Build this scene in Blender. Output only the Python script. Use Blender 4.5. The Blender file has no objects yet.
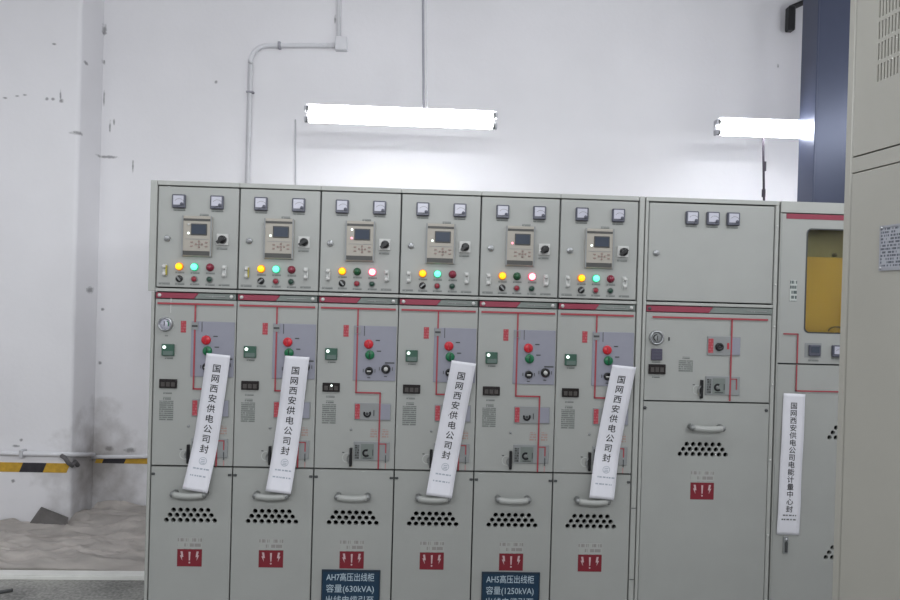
import bpy, bmesh, math, random
from mathutils import Vector, Matrix, noise

random.seed(7)
SC = bpy.context.scene
COL = SC.collection

# ------------------------------------------------------------------ camera
CAM = Vector((1.2575, -3.0529, 1.60))
YAW, PITCH, ROLL = 0.0351, -0.0051, 0.0277
c, s = math.cos(YAW), math.sin(YAW)
cp, sp = math.cos(PITCH), math.sin(PITCH)
right0 = Vector((c, -s, 0)); fwd = Vector((cp*s, cp*c, sp)); up0 = Vector((-sp*s, -sp*c, cp))
cr, sr = math.cos(ROLL), math.sin(ROLL)
rgt = right0*cr + up0*sr; up = -right0*sr + up0*cr
cam_d = bpy.data.cameras.new('camera')
cam_d.sensor_width = 36.0; cam_d.lens = 650/900*36.0; cam_d.clip_start = 0.05
cam = bpy.data.objects.new('camera', cam_d); COL.objects.link(cam)
cam.matrix_world = Matrix(((rgt.x, up.x, -fwd.x, CAM.x), (rgt.y, up.y, -fwd.y, CAM.y), (rgt.z, up.z, -fwd.z, CAM.z), (0, 0, 0, 1)))
SC.camera = cam

# ------------------------------------------------------------------ world, room lamps, exposure
w = bpy.data.worlds.new('world'); SC.world = w; w.use_nodes = True
w.node_tree.nodes['Background'].inputs[0].default_value = (0.8, 0.85, 0.95, 1)
w.node_tree.nodes['Background'].inputs[1].default_value = 0.3
SC.view_settings.view_transform = 'Standard'; SC.view_settings.look = 'None'
SC.view_settings.exposure = 0.0; SC.view_settings.gamma = 1.0
SC.view_settings.use_curve_mapping = False

def strip_light(x, y, z, aim, power, sx=1.2, sy=0.25, col=(0.95, 0.98, 1.0)):
    d = bpy.data.lights.new('unseen_strip_light', 'AREA'); d.shape = 'RECTANGLE'; d.size = sx; d.size_y = sy
    d.energy = power; d.color = col
    o = bpy.data.objects.new('unseen_strip_light', d); COL.objects.link(o)
    o.location = (x, y, z)
    o.rotation_euler = (Vector(aim) - Vector((x, y, z))).to_track_quat('-Z', 'Y').to_euler()
# the rows of tube lamps over the aisle and behind the photographer
for lx, pw in ((-2.2, 13), (-0.3, 30), (1.6, 44), (3.5, 48)):
    strip_light(lx, -4.3, 2.9, (lx, 0.5, 1.3), pw)
for lx in (-1.4, 1.2, 3.3):
    strip_light(lx, -1.1, 3.2, (lx, -0.5, 0.0), 13)
strip_light(4.5, -0.4, 3.0, (-1.1, 1.5, 2.2), 10)          # unseen fill light, added to brighten the side of the pilaster

# ------------------------------------------------------------------ materials
MATS = {}
def new_mat(name):
    m = bpy.data.materials.new(name); m.use_nodes = True; MATS[name] = m
    return m, m.node_tree, m.node_tree.nodes['Principled BSDF']
def srgb(r, g, b):
    f = lambda v: ((v/255+0.055)/1.055)**2.4 if v/255 > 0.04045 else v/255/12.92
    return (f(r), f(g), f(b), 1)
BRIGHT = ('paper', 'conduit', 'batten', 'socket', 'cord', 'duct', 'dust', 'white_profile', 'hazard', 'board', 'flap')
def plain(name, rgb, rough=0.5, metal=0.0, var=0.06, scale=14, bump=0.0, spec=0.5):
    m, nt, b = new_mat(name)
    col = srgb(*rgb)
    if not name.startswith(BRIGHT): col = tuple(v*0.78 for v in col[:3])      # the switchgear enamel is fairly dark
    tc = nt.nodes.new('ShaderNodeTexCoord'); n = nt.nodes.new('ShaderNodeTexNoise')
    n.inputs['Scale'].default_value = scale; n.inputs['Detail'].default_value = 4
    nt.links.new(tc.outputs['Object'], n.inputs['Vector'])
    r = nt.nodes.new('ShaderNodeValToRGB')
    r.color_ramp.elements[0].position = 0.3; r.color_ramp.elements[1].position = 0.7
    r.color_ramp.elements[0].color = tuple(v*(1-var) for v in col[:3]) + (1,)
    r.color_ramp.elements[1].color = tuple(min(1, v*(1+var)) for v in col[:3]) + (1,)
    nt.links.new(n.outputs['Fac'], r.inputs['Fac']); nt.links.new(r.outputs['Color'], b.inputs['Base Color'])
    b.inputs['Roughness'].default_value = rough; b.inputs['Metallic'].default_value = metal
    b.inputs['Specular IOR Level'].default_value = spec
    if bump:
        bp = nt.nodes.new('ShaderNodeBump'); bp.inputs['Strength'].default_value = bump; bp.inputs['Distance'].default_value = 0.01
        nt.links.new(n.outputs['Fac'], bp.inputs['Height']); nt.links.new(bp.outputs['Normal'], b.inputs['Normal'])
    return m
def glow(name, rgb, strength, base=None):
    m, nt, b = new_mat(name)
    b.inputs['Base Color'].default_value = srgb(*(base or rgb))
    b.inputs['Emission Color'].default_value = srgb(*rgb); b.inputs['Emission Strength'].default_value = strength
    b.inputs['Roughness'].default_value = 0.3
    n = nt.nodes.new('ShaderNodeTexNoise'); n.inputs['Scale'].default_value = 40
    mr = nt.nodes.new('ShaderNodeMapRange'); mr.inputs['To Min'].default_value = 0.25; mr.inputs['To Max'].default_value = 0.4
    nt.links.new(n.outputs['Fac'], mr.inputs['Value']); nt.links.new(mr.outputs['Result'], b.inputs['Roughness'])
    return m
def printed(name, ground, ink, line_h, dens=0.5, sx=240.0, rough=0.6):
    """small print too fine to read: rows of broken ink dashes on a ground"""
    m, nt, b = new_mat(name)
    N = nt.nodes.new; L = nt.links.new
    tc = N('ShaderNodeTexCoord'); sep = N('ShaderNodeSeparateXYZ'); L(tc.outputs['Object'], sep.inputs[0])
    row = N('ShaderNodeMath'); row.operation = 'MULTIPLY'; row.inputs[1].default_value = 1/line_h; L(sep.outputs['Z'], row.inputs[0])
    fr = N('ShaderNodeMath'); fr.operation = 'FRACT'; L(row.outputs[0], fr.inputs[0])
    band = N('ShaderNodeMath'); band.operation = 'GREATER_THAN'; band.inputs[1].default_value = 0.38; L(fr.outputs[0], band.inputs[0])
    cmb = N('ShaderNodeCombineXYZ'); mx = N('ShaderNodeMath'); mx.operation = 'MULTIPLY'; mx.inputs[1].default_value = sx
    L(sep.outputs['X'], mx.inputs[0]); L(mx.outputs[0], cmb.inputs[0])
    fl = N('ShaderNodeMath'); fl.operation = 'FLOOR'; L(row.outputs[0], fl.inputs[0])
    m7 = N('ShaderNodeMath'); m7.operation = 'MULTIPLY'; m7.inputs[1].default_value = 7.31; L(fl.outputs[0], m7.inputs[0]); L(m7.outputs[0], cmb.inputs[2])
    ns = N('ShaderNodeTexNoise'); ns.inputs['Scale'].default_value = 1.0; ns.inputs['Detail'].default_value = 2; L(cmb.outputs[0], ns.inputs['Vector'])
    gt = N('ShaderNodeMath'); gt.operation = 'GREATER_THAN'; gt.inputs[1].default_value = 1-dens; L(ns.outputs['Fac'], gt.inputs[0])
    mul = N('ShaderNodeMath'); mul.operation = 'MULTIPLY'; L(band.outputs[0], mul.inputs[0]); L(gt.outputs[0], mul.inputs[1])
    mix = N('ShaderNodeMix'); mix.data_type = 'RGBA'; L(mul.outputs[0], mix.inputs[0])
    mix.inputs[6].default_value = tuple(v*0.78 for v in srgb(*ground)[:3]) + (1,); mix.inputs[7].default_value = tuple(v*0.78 for v in srgb(*ink)[:3]) + (1,)
    L(mix.outputs[2], b.inputs['Base Color']); b.inputs['Roughness'].default_value = rough
    return m

PAINT = (175, 177, 174)
plain('cabinet_paint', PAINT, 0.45, var=0.03, scale=5)
plain('frame_paint', (182, 184, 180), 0.42, var=0.04, scale=8)
plain('inner_steel', (96, 98, 98), 0.6)
plain('beige_paint', (184, 182, 173), 0.33, var=0.03, scale=4)
plain('lavender_panel', (152, 153, 166), 0.5, var=0.03)
plain('grey_plate', (150, 153, 154), 0.5, var=0.04)
plain('dark_grey', (72, 74, 76), 0.5)
plain('meter_frame', (88, 90, 104), 0.35)
plain('meter_face', (202, 202, 216), 0.3, var=0.02)
plain('black_plastic', (22, 22, 25), 0.4)
plain('black_ink', (20, 20, 24), 0.8)
plain('grey_ink', (120, 122, 122), 0.8)
plain('rose_ink', (196, 150, 148), 0.8)
plain('relay_beige', (180, 174, 164), 0.5, var=0.03)
plain('relay_button', (160, 140, 134), 0.5)
plain('relay_strip', (78, 78, 76), 0.5)
plain('lcd_dark', (70, 78, 92), 0.15)
plain('white_plastic', (212, 212, 210), 0.4, var=0.03)
plain('clear_plate', (206, 208, 206), 0.25, var=0.05)
plain('yellow_plastic', (186, 176, 70), 0.45)
plain('steel', (196, 198, 202), 0.28, metal=0.9)
plain('dull_steel', (150, 152, 152), 0.4, metal=0.6)
plain('crimson', (152, 56, 78), 0.45, var=0.07)
plain('header_grey', (126, 134, 130), 0.5, var=0.06)
plain('mimic_red', (172, 68, 78), 0.5, var=0.06)
plain('label_red', (190, 52, 66), 0.5)
plain('knob_red', (206, 36, 52), 0.35)
plain('knob_green', (24, 112, 72), 0.35)
plain('button_red', (150, 40, 56), 0.35)
plain('button_green', (34, 70, 56), 0.35)
plain('lens_red_off', (138, 40, 62), 0.25)
plain('lens_green_off', (32, 88, 56), 0.25)
plain('indicator_green', (66, 100, 86), 0.35)
plain('indicator_grey', (104, 122, 116), 0.4)
plain('indicator_purple', (84, 80, 98), 0.35)
plain('display_black', (44, 40, 40), 0.2)
plain('display_slot', (82, 78, 76), 0.3)
plain('warning_red', (132, 34, 48), 0.45, var=0.08)
plain('warning_ink', (212, 186, 190), 0.6)
plain('sign_blue', (24, 58, 84), 0.4, var=0.08)
plain('sign_edge', (38, 54, 70), 0.4)
plain('sign_ink', (196, 214, 226), 0.6)
plain('paper', (214, 214, 221), 0.75, var=0.02, scale=20)
plain('stamp_ink', (176, 184, 196), 0.8)
plain('stamp_red', (214, 190, 194), 0.8)
plain('hazard_yellow', (202, 160, 54), 0.6, var=0.15, scale=30)
plain('hazard_black', (52, 50, 56), 0.6, var=0.2, scale=30)
plain('conduit_white', (226, 226, 230), 0.5, var=0.03)
plain('conduit_grey', (196, 196, 200), 0.5, var=0.06)
plain('cord_grey', (160, 160, 168), 0.6)
plain('cord_black', (54, 46, 58), 0.6)
plain('duct_dark', (66, 72, 92), 0.34, metal=0.35, var=0.08, scale=3)
plain('trunking_grey', (150, 152, 164), 0.4, var=0.06)
plain('batten_white', (230, 230, 234), 0.4)
plain('socket_grey', (178, 178, 184), 0.4)
plain('board_yellow', (186, 148, 56), 0.4, var=0.05, scale=6)
plain('board_shaded', (128, 118, 76), 0.45, var=0.05, scale=6)  # shade on the yellow board's top, painted as an olive tone
plain('stud_olive', (92, 84, 44), 0.4)
plain('nameplate', (178, 180, 188), 0.35, metal=0.3)
plain('dust_sheet', (220, 214, 209), 0.42, var=0.20, scale=9, bump=0.3)
def streaks():
    nt = MATS['dust_sheet'].node_tree
    n = next(k for k in nt.nodes if k.type == 'TEX_NOISE'); tc = next(k for k in nt.nodes if k.type == 'TEX_COORD')
    mp = nt.nodes.new('ShaderNodeMapping'); mp.inputs['Scale'].default_value = (0.35, 2.2, 1.0)
    nt.links.new(tc.outputs['Object'], mp.inputs['Vector']); nt.links.new(mp.outputs['Vector'], n.inputs['Vector'])
streaks()
plain('flap_grey', (140, 136, 134), 0.7, var=0.12)
plain('cord_dark', (104, 102, 104), 0.7)
plain('white_profile', (226, 226, 222), 0.45, var=0.05)
glow('tube_glow', (250, 252, 255), 34.0)
glow('yellow_glow', (255, 190, 20), 1.25)
glow('green_glow', (110, 255, 205), 1.25)
glow('red_glow', (255, 176, 190), 2.2)
glow('red_skirt', (255, 60, 100), 0.5)
glow('green_skirt', (20, 170, 120), 0.45)
glow('yellow_skirt', (230, 120, 20), 0.35)
glow('led_white', (240, 255, 248), 1.5)
glow('led_red', (255, 150, 165), 1.6)
printed('label_print', (160, 164, 161), (116, 119, 118), 0.007, 0.62)
printed('text_block', (164, 168, 164), (116, 120, 118), 0.0095, 0.60)
printed('sticker_print', (180, 182, 178), (154, 150, 148), 0.024, 0.5, sx=70)
printed('vert_print', (198, 204, 200), (84, 96, 96), 0.024, 0.55, sx=190)
printed('red_print', (180, 60, 72), (190, 104, 112), 0.013, 0.5, sx=190)
printed('dark_print', (110, 114, 114), (52, 54, 54), 0.012, 0.5, sx=200)
printed('plate_print', (178, 181, 190), (92, 96, 106), 0.0065, 0.52, sx=260)
printed('rose_print', (170, 173, 169), (176, 148, 142), 0.012, 0.55, sx=130)

def glass_mat():
    m, nt, b = new_mat('pane_glass')
    b.inputs['Base Color'].default_value = (0.9, 0.92, 0.88, 1); b.inputs['Roughness'].default_value = 0.03
    b.inputs['Transmission Weight'].default_value = 1.0; b.inputs['IOR'].default_value = 1.2
    n = nt.nodes.new('ShaderNodeTexNoise'); n.inputs['Scale'].default_value = 3
    mr = nt.nodes.new('ShaderNodeMapRange'); mr.inputs['To Min'].default_value = 0.01; mr.inputs['To Max'].default_value = 0.06
    nt.links.new(n.outputs['Fac'], mr.inputs['Value']); nt.links.new(mr.outputs['Result'], b.inputs['Roughness'])
glass_mat()

def wall_mat():
    m, nt, b = new_mat('plaster')
    N = nt.nodes.new; L = nt.links.new
    tc = N('ShaderNodeTexCoord')
    def nz(scale, det=5):
        n = N('ShaderNodeTexNoise'); n.inputs['Scale'].default_value = scale; n.inputs['Detail'].default_value = det
        L(tc.outputs['Object'], n.inputs['Vector']); return n
    big = nz(1.1); fine = nz(38)
    r = N('ShaderNodeValToRGB'); r.color_ramp.elements[0].position = 0.3; r.color_ramp.elements[1].position = 0.68
    r.color_ramp.elements[0].color = srgb(231, 230, 233); r.color_ramp.elements[1].color = srgb(240, 239, 242)
    L(big.outputs['Fac'], r.inputs['Fac'])
    # chips and pits in the plaster: (position, radius across, radius up)
    spots = [((-1.102, 1.7, 3.442), .012, .035), ((-1.103, 1.7, 3.42), .014, .014), ((-1.103, 1.7, 3.213), .008, .016), ((-1.097, 1.7, 2.955), .006, .05),
             ((-1.323, 1.4, 2.849), .012, .010), ((-1.284, 1.4, 2.85), .012, .010), ((-1.235, 1.4, 2.875), .006, .034), ((-1.229, 1.4, 2.84), .013, .013),
             ((-1.11, 1.331, 2.889), .016, .014), ((-1.11, 1.336, 2.785), .018, .016), ((-1.286, 1.4, 3.218), .014, .007), ((-1.066, 1.7, 2.534), .07, .010),
             ((-1.05, 1.7, 2.749), .007, .04), ((-1.022, 1.7, 2.786), .007, .02), ((-0.881, 1.7, 2.47), .006, .045), ((-0.307, 1.7, 3.101), .011, .011),
             ((-1.11, 1.471, 3.123), .014, .012), ((-1.11, 1.40, 2.63), .05, .012), ((-1.11, 1.598, 1.577), .045, .022), ((-1.07, 1.7, 1.441), .012, .01), ((-1.08, 1.7, 1.053), .012, .012),
             ((-1.471, 1.4, 0.518), .025, .008), ((-1.439, 1.4, 0.559), .012, .01), ((-1.485, 1.4, 0.283), .012, .012), ((-1.0, 1.7, 0.44), .03, .016), ((-0.851, 1.7, 0.43), .04, .016),
             ((-1.598, 1.4, 2.845), .014, .006), ((-1.52, 1.4, 2.861), .012, .006), ((-1.468, 1.4, 2.87), .012, .006), ((3.814, 1.7, 3.381), .008, .012), ((0.534, 1.7, 3.583), .006, .03)]
    acc = None
    for (p, rx, rz) in spots:
        v = N('ShaderNodeVectorMath'); v.operation = 'SUBTRACT'; L(tc.outputs['Object'], v.inputs[0]); v.inputs[1].default_value = p
        k = N('ShaderNodeVectorMath'); k.operation = 'MULTIPLY'; L(v.outputs[0], k.inputs[0]); k.inputs[1].default_value = (1/rx, 1/max(rx, .03), 1/rz)
        ln = N('ShaderNodeVectorMath'); ln.operation = 'LENGTH'; L(k.outputs[0], ln.inputs[0])
        if acc is None: acc = ln.outputs['Value']
        else:
            mn = N('ShaderNodeMath'); mn.operation = 'MINIMUM'; L(acc, mn.inputs[0]); L(ln.outputs['Value'], mn.inputs[1]); acc = mn.outputs[0]
    add = N('ShaderNodeMath'); add.operation = 'ADD'; L(acc, add.inputs[0])
    fs = N('ShaderNodeMapRange'); fs.inputs['To Min'].default_value = -0.7; fs.inputs['To Max'].default_value = 0.7; L(nz(55, 3).outputs['Fac'], fs.inputs['Value']); L(fs.outputs[0], add.inputs[1])
    sm = N('ShaderNodeMapRange'); sm.inputs['From Min'].default_value = 0.5; sm.inputs['From Max'].default_value = 1.3; sm.inputs['To Min'].default_value = 0.62; sm.inputs['To Max'].default_value = 0.0; L(add.outputs[0], sm.inputs['Value'])
    mix = N('ShaderNodeMix'); mix.data_type = 'RGBA'; L(sm.outputs[0], mix.inputs[0]); L(r.outputs['Color'], mix.inputs[6]); mix.inputs[7].default_value = srgb(70, 70, 72)
    # splashed grime low in the corner behind the pilaster
    v = N('ShaderNodeVectorMath'); v.operation = 'SUBTRACT'; L(tc.outputs['Object'], v.inputs[0]); v.inputs[1].default_value = (-1.06, 1.7, 0.28)
    k = N('ShaderNodeVectorMath'); k.operation = 'MULTIPLY'; L(v.outputs[0], k.inputs[0]); k.inputs[1].default_value = (1/.30, 1/.35, 1/.42)
    ln = N('ShaderNodeVectorMath'); ln.operation = 'LENGTH'; L(k.outputs[0], ln.inputs[0])
    ad = N('ShaderNodeMath'); ad.operation = 'ADD'; L(ln.outputs['Value'], ad.inputs[0])
    g = N('ShaderNodeMapRange'); g.inputs['To Min'].default_value = -0.9; g.inputs['To Max'].default_value = 0.9; L(nz(7, 6).outputs['Fac'], g.inputs['Value']); L(g.outputs[0], ad.inputs[1])
    gm = N('ShaderNodeMapRange'); gm.inputs['From Min'].default_value = 0.1; gm.inputs['From Max'].default_value = 1.2; gm.inputs['To Min'].default_value = 0.75; gm.inputs['To Max'].default_value = 0; L(ad.outputs[0], gm.inputs['Value'])
    mix2 = N('ShaderNodeMix'); mix2.data_type = 'RGBA'; L(gm.outputs[0], mix2.inputs[0]); L(mix.outputs[2], mix2.inputs[6]); mix2.inputs[7].default_value = srgb(128, 120, 114)
    L(mix2.outputs[2], b.inputs['Base Color']); b.inputs['Roughness'].default_value = 0.85
    bp = N('ShaderNodeBump'); bp.inputs['Strength'].default_value = 0.08; bp.inputs['Distance'].default_value = 0.01; L(fine.outputs['Fac'], bp.inputs['Height']); L(bp.outputs['Normal'], b.inputs['Normal'])
wall_mat()

def floor_mat():
    m, nt, b = new_mat('concrete')
    N = nt.nodes.new; L = nt.links.new
    tc = N('ShaderNodeTexCoord')
    a = N('ShaderNodeTexNoise'); a.inputs['Scale'].default_value = 3; a.inputs['Detail'].default_value = 8; L(tc.outputs['Object'], a.inputs['Vector'])
    f = N('ShaderNodeTexNoise'); f.inputs['Scale'].default_value = 60; f.inputs['Detail'].default_value = 5; L(tc.outputs['Object'], f.inputs['Vector'])
    mx = N('ShaderNodeMix'); mx.data_type = 'FLOAT'; mx.inputs[0].default_value = 0.45; L(a.outputs['Fac'], mx.inputs[2]); L(f.outputs['Fac'], mx.inputs[3])
    r = N('ShaderNodeValToRGB'); r.color_ramp.elements[0].position = 0.38; r.color_ramp.elements[1].position = 0.64
    r.color_ramp.elements[0].color = srgb(112, 112, 110); r.color_ramp.elements[1].color = srgb(172, 171, 166)
    L(mx.outputs[0], r.inputs['Fac']); L(r.outputs['Color'], b.inputs['Base Color']); b.inputs['Roughness'].default_value = 0.8
    bp = N('ShaderNodeBump'); bp.inputs['Strength'].default_value = 0.4; bp.inputs['Distance'].default_value = 0.01; L(f.outputs['Fac'], bp.inputs['Height']); L(bp.outputs['Normal'], b.inputs['Normal'])
floor_mat()

# ------------------------------------------------------------------ lettering (made first, while the scene is small)
GLYPH = {}
SEAL_TEXT = '国网西安供电公司封'
LONG_TEXT = '国网西安供电公司电能计量中心封'
SIGN7 = ['AH7高压出线柜', '容量(630kVA)', '出线电缆引至']
SIGN5 = ['AH5高压出线柜', '容量(1250kVA)', '出线电缆引至']
def make_glyphs(strings):
    tmp = []
    for st in strings:
        cu = bpy.data.curves.new('lettering', 'FONT'); cu.body = st; cu.size = 1.0; cu.resolution_u = 2; cu.offset = 0.009 if len(st) == 1 else 0.004
        ob = bpy.data.objects.new('lettering', cu); COL.objects.link(ob); tmp.append((st, ob, cu))
    bpy.context.view_layer.update()
    dg = bpy.context.evaluated_depsgraph_get()
    for st, ob, cu in tmp:
        me = bpy.data.meshes.new_from_object(ob.evaluated_get(dg))
        vs = [v.co.copy() for v in me.vertices]; fs = [tuple(p.vertices) for p in me.polygons]
        GLYPH[st] = (vs, fs); bpy.data.meshes.remove(me)
    for st, ob, cu in tmp:
        bpy.data.objects.remove(ob); bpy.data.curves.remove(cu)
make_glyphs(sorted(set(SEAL_TEXT + LONG_TEXT)) + SIGN7 + SIGN5[:2])

# ------------------------------------------------------------------ mesh helpers
CACHE = {}
def finish(bm, name, mats, smooth=False):
    bmesh.ops.recalc_face_normals(bm, faces=bm.faces)
    me = bpy.data.meshes.new(name); bm.to_mesh(me); bm.free()
    for mm in (mats if isinstance(mats, (list, tuple)) else [mats]): me.materials.append(MATS[mm])
    if smooth:
        for p in me.polygons: p.use_smooth = True
    return me
def bx(bm, x0, x1, y0, y1, z0, z1, bev=0):
    vs = [bm.verts.new(v) for v in ((x0,y0,z0),(x1,y0,z0),(x1,y1,z0),(x0,y1,z0),(x0,y0,z1),(x1,y0,z1),(x1,y1,z1),(x0,y1,z1))]
    fs = [bm.faces.new([vs[i] for i in f]) for f in ((0,1,2,3),(4,7,6,5),(0,4,5,1),(1,5,6,2),(2,6,7,3),(3,7,4,0))]
    if bev:
        es = list({e for f in fs for e in f.edges})
        bmesh.ops.bevel(bm, geom=es, offset=bev, segments=1, affect='EDGES')
def prism(bm, pts, y0, y1):
    a = [bm.verts.new((x, y0, z)) for x, z in pts]; b = [bm.verts.new((x, y1, z)) for x, z in pts]
    bm.faces.new(a); bm.faces.new(b[::-1]); n = len(pts)
    for i in range(n): bm.faces.new((a[i], b[i], b[(i+1) % n], a[(i+1) % n]))
def lathe(bm, prof, seg=20, cx=0, cz=0):
    """profile of (radius, y) turned about the y axis"""
    rings = []
    for r, y in prof:
        if r < 1e-6: rings.append([bm.verts.new((cx, y, cz))])
        else: rings.append([bm.verts.new((cx + r*math.cos(2*math.pi*i/seg), y, cz + r*math.sin(2*math.pi*i/seg))) for i in range(seg)])
    for a, b in zip(rings, rings[1:]):
        for i in range(seg):
            j = (i+1) % seg
            if len(a) == 1 and len(b) == 1: continue
            if len(a) == 1: bm.faces.new((a[0], b[i], b[j]))
            elif len(b) == 1: bm.faces.new((a[i], b[0], a[j]))
            else: bm.faces.new((a[i], b[i], b[j], a[j]))
    for rg in (rings[0], rings[-1]):
        if len(rg) > 1: bm.faces.new(rg)
def tube(bm, pts, r, seg=8, cap=True):
    pts = [Vector(p) for p in pts]; rings = []
    for i, p in enumerate(pts):
        t = (pts[min(i+1, len(pts)-1)] - pts[max(i-1, 0)]).normalized()
        a = t.cross(Vector((0, 0, 1)));  a = a if a.length > 1e-3 else t.cross(Vector((0, 1, 0)))
        a.normalize(); b = t.cross(a)
        rings.append([bm.verts.new(p + (a*math.cos(2*math.pi*k/seg) + b*math.sin(2*math.pi*k/seg))*r) for k in range(seg)])
    for A, B in zip(rings, rings[1:]):
        for k in range(seg): bm.faces.new((A[k], B[k], B[(k+1) % seg], A[(k+1) % seg]))
    if cap: bm.faces.new(rings[0]); bm.faces.new(rings[-1])
def arc_ring(bm, r0, r1, a0, a1, y0, y1, n=14, cx=0, cz=0):
    """open arc band in the x-z plane"""
    A = []
    for i in range(n+1):
        a = math.radians(a0 + (a1-a0)*i/n); ca, sa = math.cos(a), math.sin(a)
        A.append([bm.verts.new((cx+r*ca, y, cz+r*sa)) for r, y in ((r0, y0), (r1, y0), (r1, y1), (r0, y1))])
    for p, q in zip(A, A[1:]):
        for k in range(4): bm.faces.new((p[k], p[(k+1) % 4], q[(k+1) % 4], q[k]))
    bm.faces.new(A[0]); bm.faces.new(A[-1])
def link(name, me, parent=None, loc=(0, 0, 0)):
    o = bpy.data.objects.new(name, me); COL.objects.link(o); o.location = loc
    if parent is not None: o.parent = parent
    return o
def cached(key, mats, fn, smooth=False):
    if key not in CACHE:
        bm = bmesh.new(); fn(bm); CACHE[key] = finish(bm, str(key[0]), mats, smooth)
    return CACHE[key]
def box(name, parent, cx, cz, w, h, d, mat, y=0.0, bev=0.0):
    """plate standing proud of the panel: back at y, front at y-d"""
    me = cached(('plate', w, h, d, mat, bev), mat, lambda bm: bx(bm, -w/2, w/2, -d, 0, -h/2, h/2, bev))
    return link(name, me, parent, (cx, y, cz))
def turned(name, parent, cx, cz, prof, mat, y=0.0, seg=20, smooth=True):
    prof = tuple(prof)
    me = cached(('turned', prof, mat, seg), mat, lambda bm: lathe(bm, prof, seg), smooth)
    return link(name, me, parent, (cx, y, cz))
def empty(name, loc):
    o = bpy.data.objects.new(name, None); COL.objects.link(o); o.location = loc; o.empty_display_size = 0.1
    return o
def tag(o, label, cat, group=None):
    o['label'] = label; o['category'] = cat
    if group: o['group'] = group
    return o
def struct(o, label=None):
    o['kind'] = 'structure'
    if label: o['label'] = label
    return o
def holed(name, outer, holes, depth, mat):
    """flat panel with true through holes; outlines in x-z, front at y=0, back at y=depth"""
    key = ('holed', name, tuple(outer), len(holes), tuple(holes[0]))
    if key in CACHE: return CACHE[key]
    cu = bpy.data.curves.new('panel', 'CURVE'); cu.dimensions = '2D'; cu.fill_mode = 'BOTH'; cu.extrude = depth/2
    for loop in [outer] + holes:
        sp_ = cu.splines.new('POLY'); sp_.points.add(len(loop)-1); sp_.use_cyclic_u = True
        for p, (x, z) in zip(sp_.points, loop): p.co = (x, z, 0, 1)
    ob = bpy.data.objects.new('panel', cu); COL.objects.link(ob)
    dg = bpy.context.evaluated_depsgraph_get()
    me = bpy.data.meshes.new_from_object(ob.evaluated_get(dg))
    bpy.data.objects.remove(ob); bpy.data.curves.remove(cu)
    me.transform(Matrix(((1, 0, 0, 0), (0, 0, -1, depth/2), (0, 1, 0, 0), (0, 0, 0, 1))))
    me.materials.clear(); me.materials.append(MATS[mat]); me.name = name
    for p in me.polygons: p.use_smooth = False
    CACHE[key] = me
    return me
def circle(cx, cz, r, n=14): return [(cx + r*math.cos(2*math.pi*i/n), cz + r*math.sin(2*math.pi*i/n)) for i in range(n)]
def rounded(x0, x1, z0, z1, r, n=5):
    out = []
    for cx, cz, a0 in ((x1-r, z1-r, 0), (x0+r, z1-r, 90), (x0+r, z0+r, 180), (x1-r, z0+r, 270)):
        for i in range(n+1):
            a = math.radians(a0 + 90*i/n); out.append((cx + r*math.cos(a), cz + r*math.sin(a)))
    return out
def rect(x0, x1, z0, z1): return [(x0, z0), (x1, z0), (x1, z1), (x0, z1)]
def vent_holes(cx, cz, rows=((6, .024), (7, 0.0), (8, -.0235)), pitch=.0315, r=.0112, clip=None):
    hs = []
    for n, dz in rows:
        for i in range(n):
            x = cx + (i-(n-1)/2)*pitch
            hs.append(circle(x, cz+dz, r))
    return hs

# ------------------------------------------------------------------ the room
H = 4.4
def slab(name, x0, x1, y0, y1, z0, z1, mat, label=None):
    bm = bmesh.new(); bx(bm, x0, x1, y0, y1, z0, z1)
    return struct(link(name, finish(bm, name, mat)), label)
slab('floor', -3.6, 5.6, -6.0, 1.9, -0.1, 0.0, 'concrete', 'rough grey concrete floor')
slab('ceiling', -3.6, 5.6, -6.0, 1.9, H, H+0.1, 'plaster')
slab('wall_back', -3.6, 5.6, 1.7, 1.9, 0, H, 'plaster', 'white plastered wall behind the switchgear row')
slab('wall_left', -3.6, -3.4, -6.0, 1.7, 0, H, 'plaster')
slab('wall_right', 5.4, 5.6, -6.0, 1.7, 0, H, 'plaster')
slab('wall_front', -3.4, 5.4, -6.0, -5.8, 0, H, 'plaster')
bm = bmesh.new()
pf = [(-2.3, 1.7), (-2.3, 1.42), (-2.28, 1.4)] + [(-1.135 + .025*math.sin(math.radians(a)), 1.425 - .025*math.cos(math.radians(a))) for a in range(0, 91, 15)] + [(-1.11, 1.7)]
lo = [bm.verts.new((x, y, 0)) for x, y in pf]; hi = [bm.verts.new((x, y, H)) for x, y in pf]
bm.faces.new(lo); bm.faces.new(hi)
for k in range(len(pf)): bm.faces.new((lo[k], lo[(k+1) % len(pf)], hi[(k+1) % len(pf)], hi[k]))
struct(link('wall_pilaster', finish(bm, 'wall_pilaster', 'plaster')), 'white plastered pilaster standing proud of the wall')

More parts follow.
